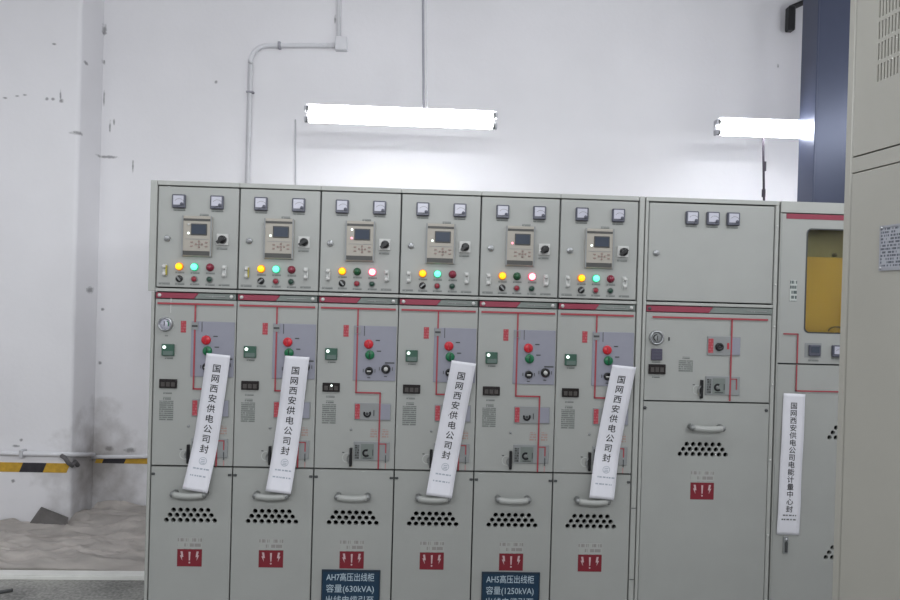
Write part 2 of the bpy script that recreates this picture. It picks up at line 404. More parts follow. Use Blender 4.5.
# ------------------------------------------------------------------ six narrow switchgear cabinets
W = 0.375
DEPTH = 0.84
TOP = 2.10
def shell(bm, x0, x1, z1, t=0.004, y0=0.02, y1=DEPTH, split=()):
    bx(bm, x0, x0+t, y0, y1, 0, z1); bx(bm, x1-t, x1, y0, y1, 0, z1)
    bx(bm, x0+t, x1-t, y1-t, y1, 0, z1); bx(bm, x0+t, x1-t, y0, y1-t, z1-t, z1); bx(bm, x0+t, x1-t, y0, y1-t, 0, t)
    for z in split: bx(bm, x0+t, x1-t, y0, y1-t, z-0.002, z+0.002)
def label_plate(par, cx, cz, w=.044, h=.009): return box('label_plate', par, cx, cz, w, h, .0015, 'label_print')
def analog_meter(par, cx, cz, w=.060, h=.062, ang=-38, frame='meter_frame'):
    m = box('analog_meter', par, cx, cz, w, h, .016, frame, bev=.003)
    box('meter_face', m, 0, .004, w-.014, h-.020, .0012, 'meter_face', y=-.016)
    arc = cached(('meter_arc',), 'grey_ink', lambda bm: arc_ring(bm, .022, .0236, 35, 145, -.0004, 0, 10))
    link('meter_scale', arc, m, (.004, -.0173, -.012))
    def nd(bm):
        a = math.radians(180+ang); dx, dz = math.cos(a), math.sin(a)
        px, pz = -dz*.0016, dx*.0016
        prism(bm, [(px, pz), (-px, -pz), (dx*.030-px*.4, -dz*.030-pz*.4), (dx*.030+px*.4, -dz*.030+pz*.4)], -.001, 0)
    link('needle', cached(('needle', ang), 'black_ink', nd), m, (.016, -.0174, -.012))
    turned('needle_hub', m, .016, -.013, ((.0075, 0), (.0075, -.002), (.006, -.003), (0, -.003)), 'meter_frame', y=-.0172, seg=14)
    label_plate(par, cx, cz-h/2-.008, .054, .008)
    return m
def door_lock(par, cx, cz):
    k = turned('door_lock', par, cx, cz, ((.014, 0), (.014, -.006), (.010, -.009), (0, -.009)), 'steel', seg=16)
    box('lock_tongue', k, .004, 0, .022, .007, .004, 'dull_steel', y=-.009)
    return k
def indicator(par, cx, cz, lens, skirt):
    b = turned('indicator_lamp', par, cx, cz, ((.0185, 0), (.0185, -.005), (.0165, -.008), (.0155, -.008), (0, -.008)), skirt, seg=20)
    turned('lens', b, 0, 0, ((.0150, 0), (.0150, -.006), (.0125, -.012), (.007, -.0155), (0, -.0165)), lens, y=-.008, seg=18)
    label_plate(par, cx+.002, cz-.027, .040, .008)
    return b
def push_button(par, cx, cz, colour):
    b = turned('push_button', par, cx, cz, ((.0150, 0), (.0150, -.006), (.0125, -.008), (.0125, -.004), (0, -.004)), 'dull_steel', seg=18)
    turned('button_cap', b, 0, 0, ((.0118, 0), (.0118, -.005), (.010, -.007), (0, -.007)), colour, y=-.004, seg=16)
    label_plate(par, cx+.002, cz-.024, .042, .008)
    return b
def key_switch(par, cx, cz, ang=40):
    b = turned('key_switch', par, cx, cz, ((.0155, 0), (.0155, -.007), (.013, -.010), (0, -.010)), 'black_plastic', seg=18)
    def bar(bm):
        a = math.radians(ang); dx, dz = math.cos(a)*.012, math.sin(a)*.012; px, pz = -dz*.28, dx*.28
        prism(bm, [(dx+px, dz+pz), (-dx+px, -dz+pz), (-dx-px, -dz-pz), (dx-px, dz-pz)], -.005, 0)
    link('switch_bar', cached(('keybar', ang), 'dull_steel', bar), b, (0, -.010, 0))
    label_plate(par, cx+.002, cz-.024, .042, .008)
def link_terminal(par, cx, cz, tint):
    b = box('link_terminal', par, cx, cz, .020, .058, .006, 'clear_plate', bev=.002)
    for dz in (.017, -.017):
        turned('terminal_screw', b, 0, dz, ((.0085, 0), (.0085, -.010), (.006, -.013), (0, -.013)), 'white_plastic', y=-.006, seg=12)
    box('link_bar', b, .009, 0, .006, .046, .010, tint, y=-.003, bev=.001)
def rotary(par, cx, cz):
    b = box('rotary_switch', par, cx, cz, .054, .053, .008, 'white_plastic', bev=.002)
    turned('switch_knob', b, .002, 0, ((.019, 0), (.018, -.016), (.015, -.020), (0, -.020)), 'black_plastic', y=-.008, seg=20)
    def lv(bm):
        a = math.radians(218); dx, dz = math.cos(a), math.sin(a); px, pz = -dz*.0075, dx*.0075
        prism(bm, [(-dx*.016+px, -dz*.016+pz), (-dx*.016-px, -dz*.016-pz), (dx*.026-px*.8, dz*.026-pz*.8), (dx*.026+px*.8, dz*.026+pz*.8)], -.014, 0)
    link('switch_lever', cached(('lever',), 'black_plastic', lv), b, (.002, -.020, 0))
    label_plate(par, cx-.002, cz-.041, .048, .009)
def relay(par, leds):
    r = box('protection_relay', par, .1875, 1.8465, .137, .187, .014, 'relay_beige', bev=.004)
    def fr(bm):
        for x0, x1, z0, z1 in ((-.0685, -.062, -.0935, .0935), (.062, .0685, -.0935, .0935)): bx(bm, x0, x1, -.003, 0, z0, z1)
        bx(bm, -.052, .054, -.0014, 0, -.0145, -.0125)
    link('bezel', cached(('relay_bezel',), 'grey_plate', fr), r, (0, -.014, 0))
    box('name_strip', r, 0, .0757, .121, .010, .002, 'relay_strip', y=-.014)
    box('bottom_strip', r, -.001, -.078, .121, .020, .002, 'relay_strip', y=-.014)
    box('brand_tab', par, .215, 1.947, .040, .009, .002, 'label_print')
    sc = box('screen_frame', r, .010, .0315, .074, .053, .004, 'dark_grey', y=-.014, bev=.0015)
    box('screen', r, .010, .0315, .064, .042, .0008, 'lcd_dark', y=-.018)
    for dz, kind in leds:
        turned('status_light', r, -.038, dz, ((.0052, 0), (.0052, -.002), (.003, -.004), (0, -.0045)), kind, y=-.014, seg=12)
    for bxx, bz in ((-.022, -.028), (-.022, -.046), (.044, -.028), (.044, -.046)):
        box('key', r, bxx, bz, .012, .007, .003, 'relay_button', y=-.014, bev=.001)
    for bxx, bz in ((.011, -.024), (.011, -.050), (-.003, -.037), (.025, -.037), (.011, -.037)):
        box('key', r, bxx, bz, .009, .009, .003, 'relay_button', y=-.014, bev=.002)
def round_knob(par, cx, cz, mat, r=.0215):
    k = turned('operating_knob', par, cx, cz, ((r, 0), (r, -.010), (r*.85, -.014), (0, -.014)), mat, seg=20)
    box('knob_ridge', k, 0, 0, .005, r*1.5, .004, 'label_red' if 'red' in mat else 'button_green', y=-.014, bev=.001)
    box('caption', par, cx+.042, cz+.018, .020, .005, .0012, 'dark_grey', y=-.004)
def socket_knob(par, cx, cz, r, style):
    k = turned('operating_socket', par, cx, cz, ((r, 0), (r, -.008), (r*.8, -.011), (r*.5, -.011), (r*.45, -.004), (0, -.004)), 'black_plastic', y=-.004, seg=20)
    if style == 'slot': box('socket_core', k, 0, -.001, r*1.0, .006, .002, 'white_plastic', y=-.010, bev=.0008)
    else: turned('socket_core', k, 0, 0, ((r*.45, 0), (r*.45, -.009), (0, -.009)), 'white_plastic', y=-.003, seg=14)
    for sx in (-1, 1): box('caption', par, cx+sx*(r+.009), cz, .003, .016, .0012, 'dark_grey', y=-.004)
    box('caption', par, cx-.001, cz-r-.014, .014, .004, .0012, 'dark_grey', y=-.004)
def switch_box(par, cx, cz, style, w=.170, h=.080):
    p = box('switch_plate', par, cx, cz, w, h, .005, 'grey_plate', bev=.0015)
    if style == 'upper':
        box('red_tag', p, -w/2+.014, 0, .022, h-.010, .0015, 'red_print', y=-.005)
        box('pale_section', p, w/2-.030, 0, .052, h-.008, .0012, 'lavender_panel', y=-.005)
    else:
        box('dark_tag', p, -w/2+.016, -.004, .020, h-.022, .0015, 'dark_print', y=-.005)
        box('pale_section', p, -w/2+.064, -.002, .060, h-.016, .0012, 'header_grey', y=-.005)
        box('lower_line', p, -w/2+.064, -h/2+.012, .040, .004, .001, 'dark_grey', y=-.0062)
    a0, a1 = ((150, 395) if style == 'upper' else (60, 320))
    link('turn_arrow', cached(('arrow', style), 'black_ink', lambda bm: arc_ring(bm, .0095, .0185, a0, a1, -.0015, 0, 14)), p, (-.025, -.006, -.009))
    turned('key_hole', p, -.025, -.009, ((.0065, 0), (.0065, -.003), (.004, -.003), (0, -.001)), 'dull_steel' if style == 'lower' else 'dark_grey', y=-.0062, seg=12)
    box('mark', p, .006, -.006, .004, .028, .0012, 'dark_grey', y=-.0062)
    return p
def padlock_hasp(par, cx, cz):
    h = box('hasp', par, cx, cz, .013, .088, .012, 'black_plastic', bev=.002)
    link('shackle', cached(('shackle',), 'dull_steel', lambda bm: tube(bm, [(-.004-.012*math.sin(math.pi*i/8), -.007, .024-.048*i/8) for i in range(9)], .0035, 8)), h, (0, 0, -.008))
    link('pull_loop', cached(('pull_loop',), 'clear_plate', lambda bm: arc_ring(bm, .020, .0232, 75, 285, -.002, 0, 12)), par, (cx-.018, 0, cz-.004))
    box('caption', par, cx-.036, cz+.020, .010, .004, .001, 'dark_grey')
def mimic(par, pts, wd=.0085):
    segs = list(zip(pts, pts[1:]))
    for (x0, z0), (x1, z1) in segs:
        box('mimic_line', par, (x0+x1)/2, (z0+z1)/2, round(abs(x1-x0)+wd, 4), round(abs(z1-z0)+wd, 4), .0018, 'mimic_red', y=-.0045)
def text_panel(par, cx, cz, w, h): return box('instruction_print', par, cx, cz, w, h, .0008, 'text_block')
def bow_handle(par, cx, cz, w=.150):
    def bar(bm):
        pts = []
        for i in range(13):
            t = i/12*2-1
            pts.append((t*w*.44, -.034 - .006*(1-t*t), -.004*(1-t*t)))
        tube(bm, pts, .0145, 10)
    h = link('handle', cached(('handle', w), 'cabinet_paint', bar, True), par, (cx, 0, cz))
    for sx in (-1, 1):
        turned('handle_end', h, sx*w*.46, 0, ((.0150, 0), (.0150, -.036), (.011, -.044), (0, -.045)), 'dull_steel', seg=14)
    return h
def warning(par, cx, zr, zw):
    box('faded_sticker', par, cx, zw, .113, .052, .0008, 'sticker_print')
    s_ = box('warning_sticker', par, cx, zr, .113, .080, .001, 'warning_red')
    def bolt(bm, sx):
        P = [(-.004, .026), (.006, .026), (.002, .008), (.008, .008), (-.004, -.018), (-.001, .000), (-.008, .000)]
        P = [(x*sx, z) for x, z in P]
        a = [bm.verts.new((x, 0, z)) for x, z in P]; bm.faces.new(a)
    for sx in (-1, 1):
        link('lightning_mark', cached(('bolt', sx), 'warning_ink', lambda bm: bolt(bm, sx)), s_, (sx*.036, -.0014, .004))
    def ex(bm):
        prism(bm, [(-.0045, .030), (.0045, .030), (.0025, -.010), (-.0025, -.010)], -.0004, 0); prism(bm, circle(0, -.020, .0042, 8), -.0004, 0)
    link('exclamation_mark', cached(('excl',), 'warning_ink', ex), s_, (0, -.001, -.002))

def narrow_cabinet(i, label, lit, leds, closed, gauge=False, lit_dot=False, tint='clear_plate'):
    x0 = i*W
    t = tag(empty('switchgear_cabinet', (x0, 0, 0)), label, 'cabinet', 'narrow switchgear cabinets in the row')
    link('body', cached(('narrow_body',), 'inner_steel', lambda bm: shell(bm, .001, W-.001, TOP-.002, split=(.05, .779, 1.595))), t)
    # frame rails
    link('top_rail', cached(('narrow_top',), 'frame_paint', lambda bm: bx(bm, .0005, W-.0005, -.004, .02, 2.079, TOP, .002)), t)
    link('middle_rail', cached(('narrow_mid',), 'frame_paint', lambda bm: bx(bm, .0005, W-.0005, -.004, .02, 1.588, 1.603, .002)), t)
    box('plinth', t, W/2, .025, W-.002, .05, .02, 'dark_grey', y=.03)
    # instrument compartment
    link('instrument_door', cached(('idoor',), 'cabinet_paint', lambda bm: bx(bm, .0035, W-.0035, 0, .018, 1.609, 2.0745, .0025)), t)
    for k, cx in enumerate((.1007, .2743)): analog_meter(t, cx, 2.006, ang=(-38, -30, -44)[(i+k) % 3])
    relay(t, leds)
    rotary(t, .3023, 1.8348)
    door_lock(t, .0495, 1.833)
    for kind, cx in zip(('yellow', 'green', 'red'), (.108, .1775, .248)):
        if kind in lit: indicator(t, cx, 1.705, kind+'_glow', kind+'_skirt')
        else: indicator(t, cx, 1.705, 'lens_%s_off' % kind, 'lens_%s_off' % kind)
    link_terminal(t, .0418, 1.686, tint); link_terminal(t, .3137, 1.688, 'clear_plate')
    label_plate(t, .040, 1.625, .050, .009); label_plate(t, .314, 1.625, .050, .009)
    key_switch(t, .1085, 1.649, 40 if i % 2 else 130); push_button(t, .177, 1.649, 'button_red'); push_button(t, .2475, 1.649, 'button_green')
    # header strip
    def crim(bm): prism(bm, [(.006, 1.558), (.178, 1.558), (.198, 1.583), (.006, 1.583)], -.004, .016)
    def grey(bm): prism(bm, [(.180, 1.558), (W-.006, 1.558), (W-.006, 1.583), (.200, 1.583)], -.003, .016)
    hs = link('header_strip', cached(('hdr_crim',), 'crimson', crim), t)
    link('header_grey_strip', cached(('hdr_grey',), 'header_grey', grey), t)
    box('header_print', t, .275, 1.570, .09, .007, .0008, 'label_print', y=-.003)
    for cx in (.022, .350): turned('header_screw', t, cx, 1.571, ((.0085, 0), (.0085, -.003), (.005, -.006), (0, -.0065)), 'white_plastic', y=-.004, seg=12)
    # operating panel
    link('operating_panel', cached(('opanel',), 'cabinet_paint', lambda bm: bx(bm, .002, W-.002, 0, .018, .783, 1.5535, .002)), t)
    box('drive_plate', t, .2692, 1.3252, .198, .256, .004, 'lavender_panel', bev=.001)
    mimic(t, [(.018, 1.533), (.358, 1.533)]); mimic(t, [(.187, 1.5285), (.187, 1.1405), (.3, 1.1405), (.3, .787)], .007)
    ind = box('position_indicator', t, .187, 1.432, .030, .034, .005, 'grey_plate', y=-.003)
    if closed: box('indicator_bar', ind, 0, 0, .008, .030, .0012, 'crimson', y=-.005)
    else: box('indicator_bar', ind, 0, 0, .026, .009, .0012, 'dark_grey', y=-.005)
    box('caption', t, .219, 1.429, .003, .046, .0012, 'dark_grey', y=-.004)
    box('red_tag', t, .133, 1.427, .024, .054, .0015, 'red_print')
    round_knob(t, .2402, 1.368, 'knob_red'); round_knob(t, .2471, 1.318, 'knob_green')
    socket_knob(t, .2454, 1.2435, .0185, 'slot'); socket_knob(t, .3236, 1.254, .0215, 'core')
    box('caption', t, .340, 1.282, .044, .006, .0012, 'dark_grey', y=-.004)
    g = box('live_indicator', t, .0674, 1.318, .056, .054, .012, 'indicator_green', bev=.002)
    box('indicator_window', g, .002, -.014, .044, .020, .0012, 'indicator_grey', y=-.012)
    turned('status_light', g, -.015, .013, ((.0075, 0), (.0075, -.003), (.004, -.006), (0, -.0065)), 'led_white', y=-.012, seg=12)
    label_plate(t, .070, 1.280, .036, .008)
    dsp = box('counter_display', t, .0711, 1.162, .081, .042, .008, 'display_black', bev=.002)
    for k in (-1, 0, 1): box('display_slot', dsp, k*.023, -.003, .017, .020, .0008, 'display_slot', y=-.008)
    if lit_dot: turned('status_light', dsp, .002, .008, ((.0055, 0), (.004, -.002), (0, -.003)), 'led_white', y=-.008, seg=10)
    label_plate(t, .068, 1.118, .040, .008)
    text_panel(t, .066, 1.093, .036, .012); text_panel(t, .0636, 1.036, .064, .092)
    switch_box(t, .267, 1.0523, 'upper', .170, .080); switch_box(t, .267, .867, 'lower', .168, .088)
    turned('plug', t, .168, .966, ((.006, 0), (.006, -.003), (0, -.004)), 'grey_plate', seg=10)
    box('rose_caption', t, .274, .951, .030, .040, .0008, 'rose_print'); box('rose_caption', t, .328, .951, .030, .040, .0008, 'rose_print')
    mimic(t, [(.306, .902), (.333, .902), (.333, .862)], .005); box('earth_dash', t, .333, .832, .004, .036, .0018, 'dark_grey', y=-.0045); box('mimic_line', t, .333, .797, .004, .026, .0018, 'rose_ink')
    padlock_hasp(t, .171, .838)
    if gauge:
        gg = turned('pressure_gauge', t, .0525, 1.437, ((.033, 0), (.033, -.012), (.029, -.016), (.0255, -.014), (.0255, -.008), (0, -.008)), 'steel', seg=28)
        turned('gauge_dial', gg, 0, 0, ((.025, 0), (.025, -.001), (0, -.001)), 'meter_face', y=-.009, seg=24)
        link('gauge_sector', cached(('sector',), 'knob_green', lambda bm: arc_ring(bm, .014, .019, -30, 60, -.001, 0, 8)), gg, (0, -.010, 0))
        box('gauge_needle', gg, -.004, .004, .003, .022, .001, 'black_ink', y=-.0105)
        box('wire', t, .073, 1.527, .003, .075, .002, 'white_plastic'); label_plate(t, .056, 1.384, .014, .006)
    # lower door with true ventilation holes
    me = holed('lower_door_panel', rect(.0035, W-.0035, .052, .7755), vent_holes(.1875, .552), .016, 'cabinet_paint')
    link('lower_door', me, t)
    bow_handle(t, .186, .657)
    for cx in (.0125, W-.0125): box('latch_screw', t, cx, .7425, .016, .011, .005, 'dark_grey', bev=.002)
    warning(t, .1875, .354, .421)
    return t

INFO = [
 ('narrow grey cabinet with a round pressure gauge and a paper seal, beside the bare wall', 'yellow green', ((.053, 'clear_plate'), (.013, 'led_white')), False, True, False, 'yellow_plastic'),
 ('grey sealed switchgear cabinet between the gauge cabinet and the AH7 cabinet', 'yellow green', ((.013, 'led_white'),), False, False, False, 'yellow_plastic'),
 ('unsealed grey switchgear cabinet with red lamp lit, behind the AH7 sign', 'yellow red', ((.053, 'led_white'), (.013, 'led_red')), True, False, True, 'clear_plate'),
 ('grey sealed switchgear cabinet between the AH7 and AH5 cabinets', 'yellow green', ((.013, 'led_white'),), False, False, False, 'clear_plate'),
 ('unsealed grey switchgear cabinet with red lamp lit, behind the AH5 sign', 'yellow red', ((.013, 'led_red'),), True, False, False, 'clear_plate'),
 ('grey sealed switchgear cabinet between the AH5 cabinet and the wide three-meter cabinet', 'yellow green', ((.013, 'led_white'),), False, False, False, 'clear_plate'),
]
CABS = []
for i, (lab, lit, leds, closed, gauge, dot, tint) in enumerate(INFO):
    CABS.append(narrow_cabinet(i, lab, lit.split(), leds, closed, gauge, dot, tint))
# corner posts of the row belong to the end cabinets
def post0(bm):
    bx(bm, -.032, -.001, -.004, DEPTH, 1.588, TOP, .002)
link('corner_post', cached(('post_a',), 'frame_paint', post0), CABS[0])
link('side_post', cached(('post_b',), 'frame_paint', lambda bm: bx(bm, -.0165, -.003, -.002, DEPTH, 0, 1.586, .002)), CABS[0])
link('corner_post', cached(('post_c',), 'frame_paint', lambda bm: bx(bm, W+.0025, W+.0265, -.004, DEPTH, 0, TOP, .002)), CABS[5])
for z in (.28, .62): box('post_joint', CABS[5], W+.0145, z, .0225, .004, .0008, 'dark_grey', y=-.004)

# ------------------------------------------------------------------ wide cabinet with three meters
X7 = 2.281; W7 = 0.647
t = tag(empty('switchgear_cabinet', (X7, 0, 0)), 'wide grey cabinet with three meters in a row and a round silver gauge', 'cabinet')
link('body', cached(('wide_body',), 'inner_steel', lambda bm: shell(bm, .001, W7-.001, TOP-.002, split=(.05, 1.13, 1.595))), t)
for nm, x0, x1, z0, z1 in (('frame_post', .001, .0155, .05, 2.079), ('frame_post', W7-.0185, W7-.001, .05, 2.079), ('top_rail', .001, W7-.001, 2.0795, TOP), ('middle_rail', .016, W7-.019, 1.588, 1.6025)):
    bm = bmesh.new(); bx(bm, x0, x1, -.003, .02, z0, z1, .002)
    link(nm, finish(bm, nm, 'frame_paint'), t)
for z in (1.98, 1.70, 1.50, 1.22, .86, .50): turned('frame_screw', t, W7-.010, z, ((.0055, 0), (.004, -.003), (0, -.0035)), 'white_plastic', y=-.003, seg=10)
box('plinth', t, W7/2, .025, W7-.002, .05, .02, 'dark_grey', y=.03)
link('instrument_door', cached(('idoor7',), 'cabinet_paint', lambda bm: bx(bm, .0195, W7-.0225, 0, .018, 1.609, 2.0735, .0025)), t)
for k, cx in enumerate((2.5032, 2.6037, 2.7014)): analog_meter(t, cx-X7, 2.006, ang=(-60, -44, -50)[k])
door_lock(t, 2.3373-X7, 1.834)
link('header_strip', cached(('hdr7c',), 'crimson', lambda bm: prism(bm, [(.018, 1.557), (.318, 1.557), (.338, 1.584), (.018, 1.584)], -.003, .016)), t)
link('header_grey_strip', cached(('hdr7g',), 'header_grey', lambda bm: prism(bm, [(.320, 1.557), (W7-.021, 1.557), (W7-.021, 1.584), (.340, 1.584)], -.002, .016)), t)
turned('header_screw', t, .032, 1.571, ((.008, 0), (.008, -.003), (.005, -.005), (0, -.006)), 'dark_grey', y=-.003, seg=12)
box('header_print', t, .55, 1.570, .10, .008, .0008, 'label_print', y=-.002)
link('operating_panel', cached(('opanel7',), 'cabinet_paint', lambda bm: bx(bm, .0185, W7-.0215, 0, .018, 1.1345, 1.5535, .002)), t)
mimic(t, [(2.333-X7, 1.531), (2.882-X7, 1.531)])
mimic(t, [(2.712-X7, 1.527), (2.712-X7, 1.143)], .007)
gg = turned('pressure_gauge', t, 2.3492-X7, 1.4327, ((.034, 0), (.034, -.012), (.030, -.016), (.026, -.014), (.026, -.008), (0, -.008)), 'steel', seg=28)
turned('gauge_dial', gg, 0, 0, ((.0255, 0), (.0255, -.001), (0, -.001)), 'grey_plate', y=-.009, seg=24)
link('gauge_sector', cached(('sector2',), 'black_ink', lambda bm: arc_ring(bm, .012, .017, 80, 250, -.001, 0, 10)), gg, (0, -.010, 0))
box('gauge_needle', gg, .004, -.002, .003, .024, .001, 'black_ink', y=-.0105)
box('plug', t, 2.412-X7, 1.428, .006, .016, .004, 'dark_grey')
pi = box('live_indicator', t, 2.353-X7, 1.3533, .052, .054, .010, 'indicator_purple', bev=.002)
for dz in (.014, -.002, -.018): box('indicator_row', pi, 0, dz, .040, .006, .001, 'meter_frame', y=-.010)
label_plate(t, 2.353-X7, 1.318, .038, .007)
dsp = box('counter_display', t, 2.357-X7, 1.2834, .082, .047, .008, 'display_black', bev=.002)
for k in (-1, 0, 1): box('display_slot', dsp, k*.023, -.002, .017, .022, .0008, 'display_slot', y=-.008)
label_plate(t, 2.354-X7, 1.246, .036, .008)
text_panel(t, 2.497-X7, 1.340, .034, .010); text_panel(t, 2.4966-X7, 1.300, .068, .056)
p = box('switch_plate', t, 2.6763-X7, 1.401, .160, .091, .005, 'grey_plate', bev=.0015)
box('red_tag', p, -.064, 0, .024, .068, .0015, 'red_print', y=-.005)
k_ = turned('operating_socket', p, -.0235, -.004, ((.0195, 0), (.0195, -.008), (.015, -.011), (.008, -.011), (.007, -.004), (0, -.004)), 'black_plastic', y=-.005, seg=20)
turned('socket_core', k_, 0, 0, ((.007, 0), (.007, -.006), (0, -.006)), 'dark_grey', y=-.003, seg=12)
box('red_mark', p, .020, 0, .010, .030, .0012, 'label_red', y=-.005); box('pale_section', p, .058, 0, .040, .080, .0012, 'lavender_panel', y=-.005)
switch_box(t, 2.6762-X7, 1.212, 'lower', .166, .090)
mimic(t, [(2.717-X7, 1.244), (2.742-X7, 1.244), (2.742-X7, 1.196)], .005)
padlock_hasp(t, 2.574-X7, 1.193)
me = holed('wide_lower_door', rect(.0185, W7-.0215, .052, 1.128), vent_holes(2.5916-X7, .905), .016, 'cabinet_paint')
link('lower_door', me, t)
bow_handle(t, 2.5977-X7, 1.013, .152)
for cx in (2.305-X7, 2.893-X7): turned('latch_screw', t, cx, 1.098, ((.008, 0), (.008, -.003), (.004, -.005), (0, -.005)), 'dark_grey', seg=12)
warning(t, 2.593-X7, .706, .776)

# ------------------------------------------------------------------ metering cabinet with the yellow-backed window
X8 = 2.934; W8 = 0.80
t = tag(empty('metering_cabinet', (X8, 0, 0)), 'grey metering cabinet with a window onto a yellow board, behind the beige cabinet', 'cabinet')
link('body', cached(('meter_body',), 'inner_steel', lambda bm: shell(bm, .001, W8-.001, TOP-.002, split=(.05, 1.3237))), t)
for nm, x0, x1, z0, z1 in (('top_rail', .001, W8-.001, 2.047, TOP), ('frame_post', .0005, .006, .05, 2.045), ('frame_post', W8-.02, W8-.001, .05, 2.045)):
    bm = bmesh.new(); bx(bm, x0, x1, -.003, .02, z0, z1, .001)
    link(nm, finish(bm, nm, 'frame_paint'), t)
box('plinth', t, W8/2, .025, W8-.002, .05, .02, 'dark_grey', y=.03)
box('header_strip', t, W8/2+.004, 2.030, W8-.05, .024, .006, 'crimson', y=.004)
WX0, WX1, WZ0, WZ1 = 3.068-X8, 3.62-X8, 1.477, 1.971
me = holed('window_door', rect(.0085, W8-.0225, 1.3275, 2.0425), [rounded(WX0, WX1, WZ0, WZ1, .022)], .018, 'cabinet_paint')
dr = link('upper_door', me, t)
link('window_pane', cached(('pane',), 'pane_glass', lambda bm: bx(bm, WX0-.01, WX1+.01, .0185, .0225, WZ0-.01, WZ1+.01)), dr)
link('window_gasket', holed('gasket', rounded(WX0-.004, WX1+.004, WZ0-.004, WZ1+.004, .024), [rounded(WX0+.002, WX1-.002, WZ0+.002, WZ1-.002, .021)], .003, 'dark_grey'), dr, (0, -.002, 0))
link('yellow_board', cached(('yb',), 'board_yellow', lambda bm: bx(bm, WX0-.08, WX1+.08, .045, .050, 1.38, 1.842, .001)), t)
link('shaded_board_top', cached(('ob',), 'board_shaded', lambda bm: bx(bm, WX0-.08, WX1+.08, .075, .080, 1.80, 2.03, .001)), t)  # shaded top of the board, its shade painted as a darker panel
for cx in (3.098, 3.245, 3.40, 3.55): turned('board_stud', t, cx-X8, 1.856, ((.009, 0), (.009, -.016), (.006, -.020), (0, -.020)), 'stud_olive', y=.075, seg=12)
link('cable_loop', cached(('loop',), 'stud_olive', lambda bm: tube(bm, [(.04*math.cos(a*.45), 0, .022*math.sin(a*.45)) for a in range(8)], .003, 6)), t, (3.250-X8, .040, 1.484))
box('name_tag', t, 3.0075-X8, 1.6744, .032, .102, .002, 'vert_print')
mimic(t, [(2.966-X8, 1.467), (3.0335-X8, 1.467), (3.0335-X8, 1.330)], .006)
m1 = box('display_meter', t, 3.117-X8, 1.391, .056, .053, .012, 'meter_frame', bev=.003)
box('screen', m1, 0, .004, .040, .030, .001, 'lcd_dark', y=-.012); box('meter_backplate', t, 3.112-X8, 1.391, .082, .070, .001, 'grey_plate')
label_plate(t, 3.115-X8, 1.343, .050, .008)
analog_meter(t, 3.2303-X8, 1.391, .058, .056, ang=-44)
me = holed('metering_lower_door', rect(.0085, W8-.0225, .052, 1.320), vent_holes(3.2384+.0315*2.5-X8, .998) + vent_holes(3.2384+.0315*2.5-X8, .4205), .016, 'cabinet_paint')
link('lower_door', me, t)
mimic(t, [(3.0325-X8, 1.317), (3.0325-X8, 1.1955), (3.52-X8, 1.1955)], .006)
lk = box('door_latch', t, 3.005-X8, .456, .024, .082, .008, 'grey_plate', bev=.002)
box('latch_lever', lk, 0, -.008, .012, .050, .008, 'dark_grey', y=-.008, bev=.002)
turned('latch_cylinder', lk, 0, .026, ((.008, 0), (.008, -.004), (0, -.005)), 'steel', y=-.008, seg=12)

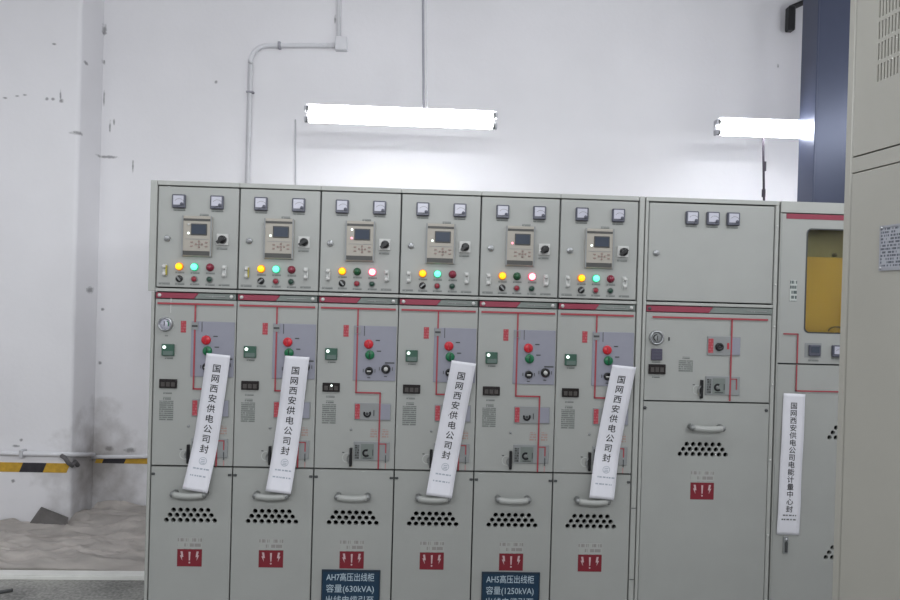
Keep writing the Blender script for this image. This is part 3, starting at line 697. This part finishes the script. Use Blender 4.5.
# ------------------------------------------------------------------ paper seals
def paper_seal(corners, text, prof, label, ts, te, size, stamp=True):
    """corners TL, TR, BL, BR in x-z; prof(s) gives how far the paper stands off the panels"""
    TL, TR, BL, BR = [Vector((a, 0, b)) for a, b in corners]
    org = (TL + BL + TR + BR)/4; org = Vector((org.x, 0, BL.z))
    rnd = random.Random(len(label)*7 + int(TL.x*100))
    ph = rnd.uniform(0, 6)
    def P(u, sv, lift=0.0):
        a = TL.lerp(TR, u); b = BL.lerp(BR, u); q = a.lerp(b, sv)
        y = -prof(sv) - .0016*math.sin(sv*13 + ph) - .0012*math.sin(u*4 + sv*5 + ph) - lift
        return Vector((q.x, y, q.z)) - org
    bm = bmesh.new(); NU, NS = 5, 44; T = .0005
    F = [[bm.verts.new(P(u/NU, v/NS, T)) for u in range(NU+1)] for v in range(NS+1)]
    K = [[bm.verts.new(P(u/NU, v/NS, 0)) for u in range(NU+1)] for v in range(NS+1)]
    for v in range(NS):
        for u in range(NU):
            bm.faces.new((F[v][u], F[v+1][u], F[v+1][u+1], F[v][u+1])); bm.faces.new((K[v][u], K[v][u+1], K[v+1][u+1], K[v+1][u]))
    for v in range(NS):
        bm.faces.new((F[v][0], K[v][0], K[v+1][0], F[v+1][0])); bm.faces.new((F[v][NU], F[v+1][NU], K[v+1][NU], K[v][NU]))
    for u in range(NU):
        bm.faces.new((F[0][u], F[0][u+1], K[0][u+1], K[0][u])); bm.faces.new((F[NS][u], K[NS][u], K[NS][u+1], F[NS][u+1]))
    root = tag(link('paper_seal', finish(bm, 'paper_seal', 'paper', True), None, org), label, 'paper seal', 'paper seals on the cabinets')
    wid = (TR-TL).length; hgt = (BL-TL).length
    def flat(name, polys, mat, lift):
        b2 = bmesh.new()
        for vs, fs in polys:
            V = [b2.verts.new(P(u, sv, T+lift)) for u, sv in vs]
            for f in fs:
                try: b2.faces.new([V[k] for k in f])
                except ValueError: pass
        m = finish(b2, name, mat)
        return link(name, m, root)
    polys = []
    n = len(text)
    for k, ch in enumerate(text):
        vs, fs = GLYPH[ch]
        sc = ts + (te-ts)*k/(n-1)
        pts = [(.5 + (v.x-.5)*size/wid, sc - (v.y-.38)*size/hgt) for v in vs]
        polys.append((pts, fs))
    flat('lettering', polys, 'black_ink', .0007)
    # stamp and small print under the characters
    sq = [(0, 1, 2, 3)]
    polys = []
    if stamp:
        s0 = te + .085
        for k in range(20):
            a0, a1 = 2*math.pi*k/20, 2*math.pi*(k+1)/20
            polys.append(([(.55+.017*r*math.cos(a)/wid, s0+.017*r*math.sin(a)/hgt) for r, a in ((1, a0), (1, a1), (.86, a1), (.86, a0))], sq))
        for dx, dz in ((0, -.006), (0, .002), (0, .009)):
            polys.append(([(.55+(dx+sx*.009)/wid, s0+(dz+sz*.0016)/hgt) for sx, sz in ((-1, -1), (1, -1), (1, 1), (-1, 1))], sq))
        flat('stamp', polys, 'stamp_ink', .0007)
    polys = []
    for r in range(2):
        sv = te + (.14 if stamp else .045) + r*(.05 if stamp else .03)
        x = .22 - r*.05
        while x < .82:
            wd = rnd.uniform(.04, .13)
            polys.append(([(x, sv-.005), (x+wd, sv-.005), (x+wd, sv+.005), (x, sv+.005)], sq)); x += wd + rnd.uniform(.02, .05)
    flat('small_print', polys, 'stamp_ink' if stamp else 'grey_ink', .0007)['kind'] = 'stuff'
    return root
def prof_a(sv):
    # over the knobs at the top, flat on the panel, then over the handle
    top = .021*max(0, 1-sv/.40)**1.0 + .010
    low = .040*max(0, (sv-.66)/.34)**1.4
    return top + low
SE = [([(0.2525, 1.3105), (0.3602, 1.3011), (0.1647, 0.6895), (0.2780, 0.6710)], 'white paper seal on the cabinet that has the round pressure gauge'),
      ([(0.6100, 1.3072), (0.7213, 1.3025), (0.5403, 0.6849), (0.6563, 0.6729)], 'white paper seal on the cabinet between the gauge cabinet and the AH7 cabinet'),
      ([(1.3791, 1.3044), (1.4935, 1.2912), (1.2768, 0.6807), (1.3967, 0.6667)], 'white paper seal on the cabinet between the AH7 and AH5 cabinets'),
      ([(2.1351, 1.3019), (2.2476, 1.2932), (2.0383, 0.6805), (2.1555, 0.6701)], 'white paper seal on the cabinet beside the wide three-meter cabinet')]
for cs, lab in SE: paper_seal(cs, SEAL_TEXT, prof_a, lab, .105, .705, .040)
paper_seal([(2.9729, 1.1830), (3.0785, 1.1806), (2.9582, 0.5059), (3.0692, 0.5028)], LONG_TEXT, lambda sv: .0062, 'long white paper seal stuck on the metering cabinet door', .085, .815, .034, stamp=False)

# ------------------------------------------------------------------ blue cabinet signs
def blue_sign(cx, ztop, w, lines, label):
    h = .245; zb = ztop - h
    root = tag(empty('cabinet_sign', (cx, -.0015, zb)), label, 'sign', 'blue cabinet signs')
    box('sign_board', root, 0, h/2, w, h, .004, 'sign_blue', bev=.001)
    bm = bmesh.new()
    for x0, x1, z0, z1 in ((-w/2, w/2, h-.008, h), (-w/2, w/2, 0, .008), (-w/2, -w/2+.006, .008, h-.008), (w/2-.006, w/2, .008, h-.008)): bx(bm, x0, x1, -.0055, -.004, z0, z1)
    link('sign_border', finish(bm, 'sign_border', 'sign_edge'), root)
    z = h - .0345
    for tx in lines:
        vs, fs = GLYPH[tx]
        xs = [v.x for v in vs]; wd = max(xs)-min(xs)
        ky = .041; kx = min(.045, (w-.05)/wd)
        me = bpy.data.meshes.new('lettering')
        me.from_pydata([((v.x-min(xs))*kx - w/2 + .022, 0, (v.y-.36)*ky) for v in vs], [], fs); me.materials.append(MATS['sign_ink'])
        link('lettering', me, root, (0, -.0046, z)); z -= .0535
    return root
blue_sign(.75+.187, .3095, .273, SIGN7, 'dark blue sign reading AH7 under a red warning sticker')
blue_sign(1.5+.188, .3085, .276, SIGN5, 'dark blue sign reading AH5 under a red warning sticker')

# ------------------------------------------------------------------ beige cabinet close by on the right
NE = Vector((2.1347, -1.70, 0)); ND = Vector((0.09434, -0.99554, 0))       # far edge and the run of the visible face
NL, NDp, NH = 0.80, 0.60, 2.42
t = tag(empty('beige_cabinet', NE), 'beige cabinet with ventilation slots and a metal nameplate, across the aisle', 'cabinet')
t.rotation_euler = (0, 0, math.atan2(ND.y, ND.x))         # local x runs along the face, local -y points at the aisle
def nshell(bm):
    bx(bm, 0, .022, 0, NDp, 0, NH, .004); bx(bm, NL-.022, NL, 0, NDp, 0, NH, .004)
    bx(bm, .022, NL-.022, NDp-.01, NDp, 0, NH); bx(bm, .022, NL-.022, .004, NDp-.01, NH-.03, NH); bx(bm, .022, NL-.022, .004, NDp-.01, 0, .06)
    bx(bm, .022, NL-.022, 0.0005, .03, 1.8815, 1.9125)
link('body', cached(('near_body',), 'beige_paint', nshell), t)
slots = []
for r in range(5):
    for k in range(78):
        x = .0838 + k*.0080
        if k % 26 < 22: slots.append(rect(x, x+.0034, 2.052+r*.0425, 2.052+r*.0425+.034))
me = holed('upper_door_panel', rect(.0245, NL-.0245, 1.9155, NH-.035), slots, .006, 'beige_paint')
link('upper_door', me, t)
link('door_liner', cached(('liner',), 'inner_steel', lambda bm: bx(bm, .03, NL-.03, .05, .06, 1.93, NH-.04)), t)
link('lower_door', cached(('near_low',), 'beige_paint', lambda bm: bx(bm, .0245, NL-.0245, -.001, .02, .065, 1.879, .002)), t)
npt = box('nameplate', t, .1061+.065, 1.718, .130, .088, .0015, 'plate_print', y=-.001)
bm = bmesh.new()
for x0, x1, z0, z1 in ((-.065, .065, .040, .044), (-.065, .065, -.044, -.036), (-.065, -.062, -.036, .040), (.062, .065, -.036, .040)): bx(bm, x0, x1, -.0008, 0, z0, z1)
link('plate_border', finish(bm, 'plate_border', 'nameplate'), npt, (0, -.0015, 0))
for sx in (-1, 1):
    for sz in (-1, 1): turned('rivet', npt, sx*.060, sz*.039, ((.0028, 0), (.002, -.0012), (0, -.0015)), 'steel', y=-.0022, seg=8)
bow_handle(t, NL-.12, 1.25, .15)

# ------------------------------------------------------------------ tube lamps
def tube_lamp(x0, x1, z, y, label):
    t = tag(empty('tube_lamp', ((x0+x1)/2, y, z)), label, 'lamp')
    L = x1-x0; h = L/2
    link('batten', cached(('batten', L), 'batten_white', lambda bm: bx(bm, -h+.01, h-.01, .026, .062, -.036, .056, .004)), t)
    link('reflector_lip', cached(('lip', L), 'batten_white', lambda bm: bx(bm, -h+.01, h-.01, -.026, .0255, .054, .0575, .001)), t)
    for dz in (.030, -.034):
        tb = link('tube', cached(('tube', L), 'tube_glow', lambda bm: tube(bm, [(-h+.030, 0, 0), (h-.030, 0, 0)], .020, 16), True), t, (0, 0, dz))
        for sx in (-1, 1):
            link('tube_cap', cached(('tcap',), 'dull_steel', lambda bm: tube(bm, [(-.007, 0, 0), (.007, 0, 0)], .0202, 14)), tb, (sx*(h-.022), 0, 0))
            link('lamp_holder', cached(('holder',), 'socket_grey', lambda bm: (bx(bm, -.007, .007, -.016, .034, -.017, .017, .003))), t, (sx*(h-.007), 0, dz))
    return t
L1 = tube_lamp(0.452, 1.672, 2.728, 1.08, 'lit twin-tube lamp hanging from the ceiling on a cord, over the sealed cabinets')
link('suspension_cord', cached(('cord1',), 'cord_grey', lambda bm: tube(bm, [(1.203-1.062, .04, .030), (1.190-1.062, .04, .4), (1.15-1.062, .04, H-2.728)], .008, 8)), L1)
link('suspension_wire', cached(('cord1b',), 'conduit_white', lambda bm: tube(bm, [(1.225-1.062, .05, .030), (1.212-1.062, .05, .4), (1.172-1.062, .05, H-2.728)], .005, 8)), L1)
L2 = tube_lamp(3.085, 4.305, 2.742, 1.08, 'lit twin-tube lamp on a thin dark pole, partly behind the dark duct')
link('support_pole', cached(('pole2',), 'cord_black', lambda bm: tube(bm, [(3.418-3.695, .04, -.030), (3.436-3.695, .04, -.46), (3.45-3.695, .04, -2.742)], .0075, 8)), L2)
for z, hh in ((-.235, .06), (-.41, .05)):
    link('pole_clamp', cached(('clamp', hh), 'cord_black', lambda bm: tube(bm, [(0, 0, -hh/2), (0, 0, hh/2)], .012, 8)), L2, (3.428-3.695+.004, .04, z))

# ------------------------------------------------------------------ dark duct behind the row
dt = tag(empty('cable_duct', (3.70, .943, 0)), 'dark slate grey metal duct rising behind the metering cabinet', 'duct')
link('duct_body', cached(('duct',), 'duct_dark', lambda bm: bx(bm, -.098, .285, -.088, .088, 0, H, .006)), dt)
link('duct_flange', cached(('flange',), 'duct_dark', lambda bm: bx(bm, -.104, -.092, -.094, -.080, 0, H, .003)), dt)
br = tag(empty('wall_bracket', (3.98, 1.65, 3.60)), 'small black bracket with a drooping end, on the wall beside the dark duct', 'bracket')
link('arm', cached(('brarm',), 'black_plastic', lambda bm: tube(bm, [(.05, .04, .285), (.02, 0, .27), (-.02, 0, .235), (-.115, 0, .19)], .020, 8)), br)
link('drop_end', cached(('brdrop',), 'black_plastic', lambda bm: bx(bm, -.137, -.085, -.03, .03, .02, .20, .008)), br)
link('wall_plate', cached(('brplate',), 'black_plastic', lambda bm: bx(bm, .02, .08, .035, .05, .21, .34, .003)), br)

# ------------------------------------------------------------------ conduits on the wall
def bend(cx, cz, r, a0, a1, y, n=8): return [(cx + r*math.cos(math.radians(a0+(a1-a0)*i/n)), y, cz + r*math.sin(math.radians(a0+(a1-a0)*i/n))) for i in range(n+1)]
R_ = .13; yC = 1.682
cd = tag(empty('wall_conduit', (-.055, yC, 0)), 'white conduit bending up the wall to a small junction box', 'conduit')
bm = bmesh.new()
tube(bm, [(0, 0, 0), (-.006, 0, 3.23)] + [(p[0]+.055, 0, p[2]) for p in bend(-.061+R_, 3.243, R_, 180, 90, 0)] + [(.545+.055, 0, 3.392)], .0165, 10)
link('pipe', finish(bm, 'pipe', 'conduit_white', True), cd)
for px_, pz_ in ((-.004, 3.03), (.20, 3.376)):
    link('pipe_clip', cached(('clip', px_), 'cord_grey', lambda bm: (bx(bm, px_-.022 if pz_ < 3.2 else px_-.010, px_+.030 if pz_ < 3.2 else px_+.010, -.022, .016, pz_-.006 if pz_ < 3.2 else pz_-.026, pz_+.006 if pz_ < 3.2 else pz_+.022, .002))), cd)
jb = tag(empty('junction_box', (.588, 1.70, 3.352)), 'white square junction box where two conduits meet on the wall', 'junction box')
link('box_body', cached(('jb',), 'conduit_white', lambda bm: bx(bm, -.043, .043, -.045, 0, 0, .10, .005)), jb)
link('box_cover', cached(('jbc',), 'conduit_white', lambda bm: bx(bm, -.040, .040, -.050, -.0455, .003, .097, .002)), jb)
c2 = tag(link('wall_conduit', cached(('c2',), 'conduit_white', lambda bm: tube(bm, [(0, 0, 0), (-.012, 0, H-3.453)], .016, 10), True), None, (.566, yC, 3.453)), 'white conduit running straight up from the junction box', 'conduit')
tag(link('wall_cable', cached(('c3',), 'conduit_grey', lambda bm: tube(bm, [(.27, 1.693, 2.85), (.283, 1.693, 2.39), (.29, 1.693, .0)], .005, 6), True)), 'thin pale cable running down the wall below the hanging lamp', 'cable')

# pipe and hazard stripe low on the wall
lp = tag(empty('wall_pipe', (-1.3, 1.37, .478)), 'white pipe running low along the pilaster and round into the corner', 'pipe')
bm = bmesh.new()
tube(bm, [(-1.0, 0, .003), (.17, 0, -.002), (.20, .01, -.004), (.215, .03, -.010), (.217, .28, -.07)], .0155, 10)
link('pipe_run', finish(bm, 'pipe_run', 'conduit_white', True), lp)
for cx in (-.11,): link('pipe_clip', cached(('lclip',), 'conduit_grey', lambda bm: bx(bm, -.012, .012, -.02, .03, -.028, .024, .003)), lp, (cx, 0, 0))
tag(link('corner_cable_bundle', cached(('bund',), 'cord_dark', lambda bm: tube(bm, [(-.035, -.012, .045), (-.005, -.02, .03), (.012, -.01, -.005), (.02, .02, -.03), (.0165, .06, -.012), (.017, .10, -.05)], .014, 8), True), None, (-1.105, 1.355, .43)), 'dark clump of cable ends where the low pipe turns the corner', 'cable')
rp = tag(link('wall_pipe', cached(('rp',), 'conduit_white', lambda bm: tube(bm, [(-.42, 0, -.012), (-.1, 0, -.004), (.2, 0, .008), (.8, 0, .03)], .014, 10), True), None, (-.74, 1.684, .392)), 'pale pipe sagging above the hazard stripe in the recess', 'pipe')
def hazard(name, x0, x1, y, z0, z1, cuts, label, slope=0.0):
    t = tag(empty(name, ((x0+x1)/2, y, z0)), label, 'hazard stripe', 'hazard stripes on the wall')
    ox = (x0+x1)/2
    for k, (a, b) in enumerate(zip(cuts, cuts[1:])):
        yel = (k % 2 == 0)
        bm = bmesh.new(); sl = .012
        prism(bm, [(a-ox-sl, 0), (b-ox-sl, slope*(b-a)), (b-ox+sl, z1-z0), (a-ox+sl, z1-z0)], -.004, 0)
        link('yellow_band' if yel else 'black_band', finish(bm, 'band', 'hazard_yellow' if yel else 'hazard_black'), t)
    return t
hazard('hazard_stripe', -2.2, -1.11, 1.40, .345, .408, [-2.25, -2.06, -1.90, -1.72, -1.60-.12, -1.432, -1.277, -1.122], 'yellow and black hazard stripe on the pilaster')
hazard('hazard_stripe', -1.10, -.5, 1.70, .335, .388, [-1.085, -1.035, -.878, -.70, -.55], 'dirty yellow and black hazard stripe in the wall recess')

# ------------------------------------------------------------------ dust sheet and white profile on the floor
def sheet():
    bm = bmesh.new(); NX, NY = 230, 140
    x0, x1 = -2.6, -0.06
    rows = []
    for j in range(NY+1):
        row = []
        for i in range(NX+1):
            u, v = i/NX, j/NY
            x = x0 + (x1-x0)*u
            ya = .660 + .03*noise.noise(Vector((x*3, 1.3, 0)))
            yb = 1.66 if x > -1.08 else 1.385
            if -1.12 < x < -1.04: yb = 1.385 + (x+1.12)/.08*.275
            y = ya + (yb-ya)*v
            wx = x + .12*noise.noise(Vector((x*1.7, y*4, 2))); wy = y + .07*noise.noise(Vector((x*2.3, y*3, 8)))
            n1 = 1-abs(noise.noise(Vector((wx*1.5, wy*5.5, 0)))); n2 = 1-abs(noise.noise(Vector((wx*3.0, wy*11, 3.7)))); n3 = 1-abs(noise.noise(Vector((wx*7, wy*20, 6.1))))
            z = .004 + .044*max(0, (n1-.72)/.28)**.9 + .024*max(0, (n2-.72)/.28)**.9 - .012*max(0, (n3-.80)/.20) + .006*max(0, (n3-.3)/.5)
            e = min(v/.05, 1); z *= e**.5; z = max(z, .003)
            # swept up a little along the wall
            if v > .95: z += .008*(v-.95)/.05
            row.append(bm.verts.new((x+1.3, y-1.1, z)))
        rows.append(row)
    for j in range(NY):
        for i in range(NX): bm.faces.new((rows[j][i], rows[j][i+1], rows[j+1][i+1], rows[j+1][i]))
    bmesh.ops.solidify(bm, geom=bm.faces[:], thickness=.0015)
    return bm
tag(link('dust_sheet', finish(sheet(), 'dust_sheet', 'dust_sheet', True), None, (-1.3, 1.1, 0)), 'crumpled pale plastic dust sheet spread on the floor beside the cabinets', 'sheet')
def flap():
    bm = bmesh.new(); T = .004
    P = [(-.085, -.055, .022), (-.050, .040, .125), (.135, .030, .060), (.170, -.050, .022), (.02, -.075, .022)]
    a = [bm.verts.new(p) for p in P]; c_ = bm.verts.new((-.035, -.005, .125))
    for k in range(5): bm.faces.new((a[k], a[(k+1) % 5], c_))
    bmesh.ops.solidify(bm, geom=bm.faces[:], thickness=T)
    return bm
tag(link('folded_scrap', finish(flap(), 'folded_scrap', 'flap_grey'), None, (-1.225, 1.325, 0)), 'grey folded scrap propped against the foot of the pilaster', 'scrap')
wp = tag(empty('floor_profile', (-1.2, .58, 0)), 'long white trunking profile lying on the floor along the dust sheet', 'trunking')
link('profile_base', cached(('prof',), 'white_profile', lambda bm: bx(bm, -1.1, 1.13, -.040, .030, 0, .020, .002)), wp)
link('profile_lid', cached(('lid',), 'white_profile', lambda bm: bx(bm, -1.1, 1.125, -.036, .026, .0205, .026, .002)), wp)
wp.rotation_euler = (0, 0, .012)
def stick(name, x, y, l, a, r, label):
    tag(link(name, cached((name, l), 'dark_grey', lambda bm: bx(bm, -l/2, l/2, -r, r, 0, r*1.4, r*.3)), None, (x, y, 0)), label, 'debris').rotation_euler = (0, 0, a)
stick('wood_scrap', -.90, .385, .09, .5, .010, 'short dark wood scrap on the concrete in front of the white profile')
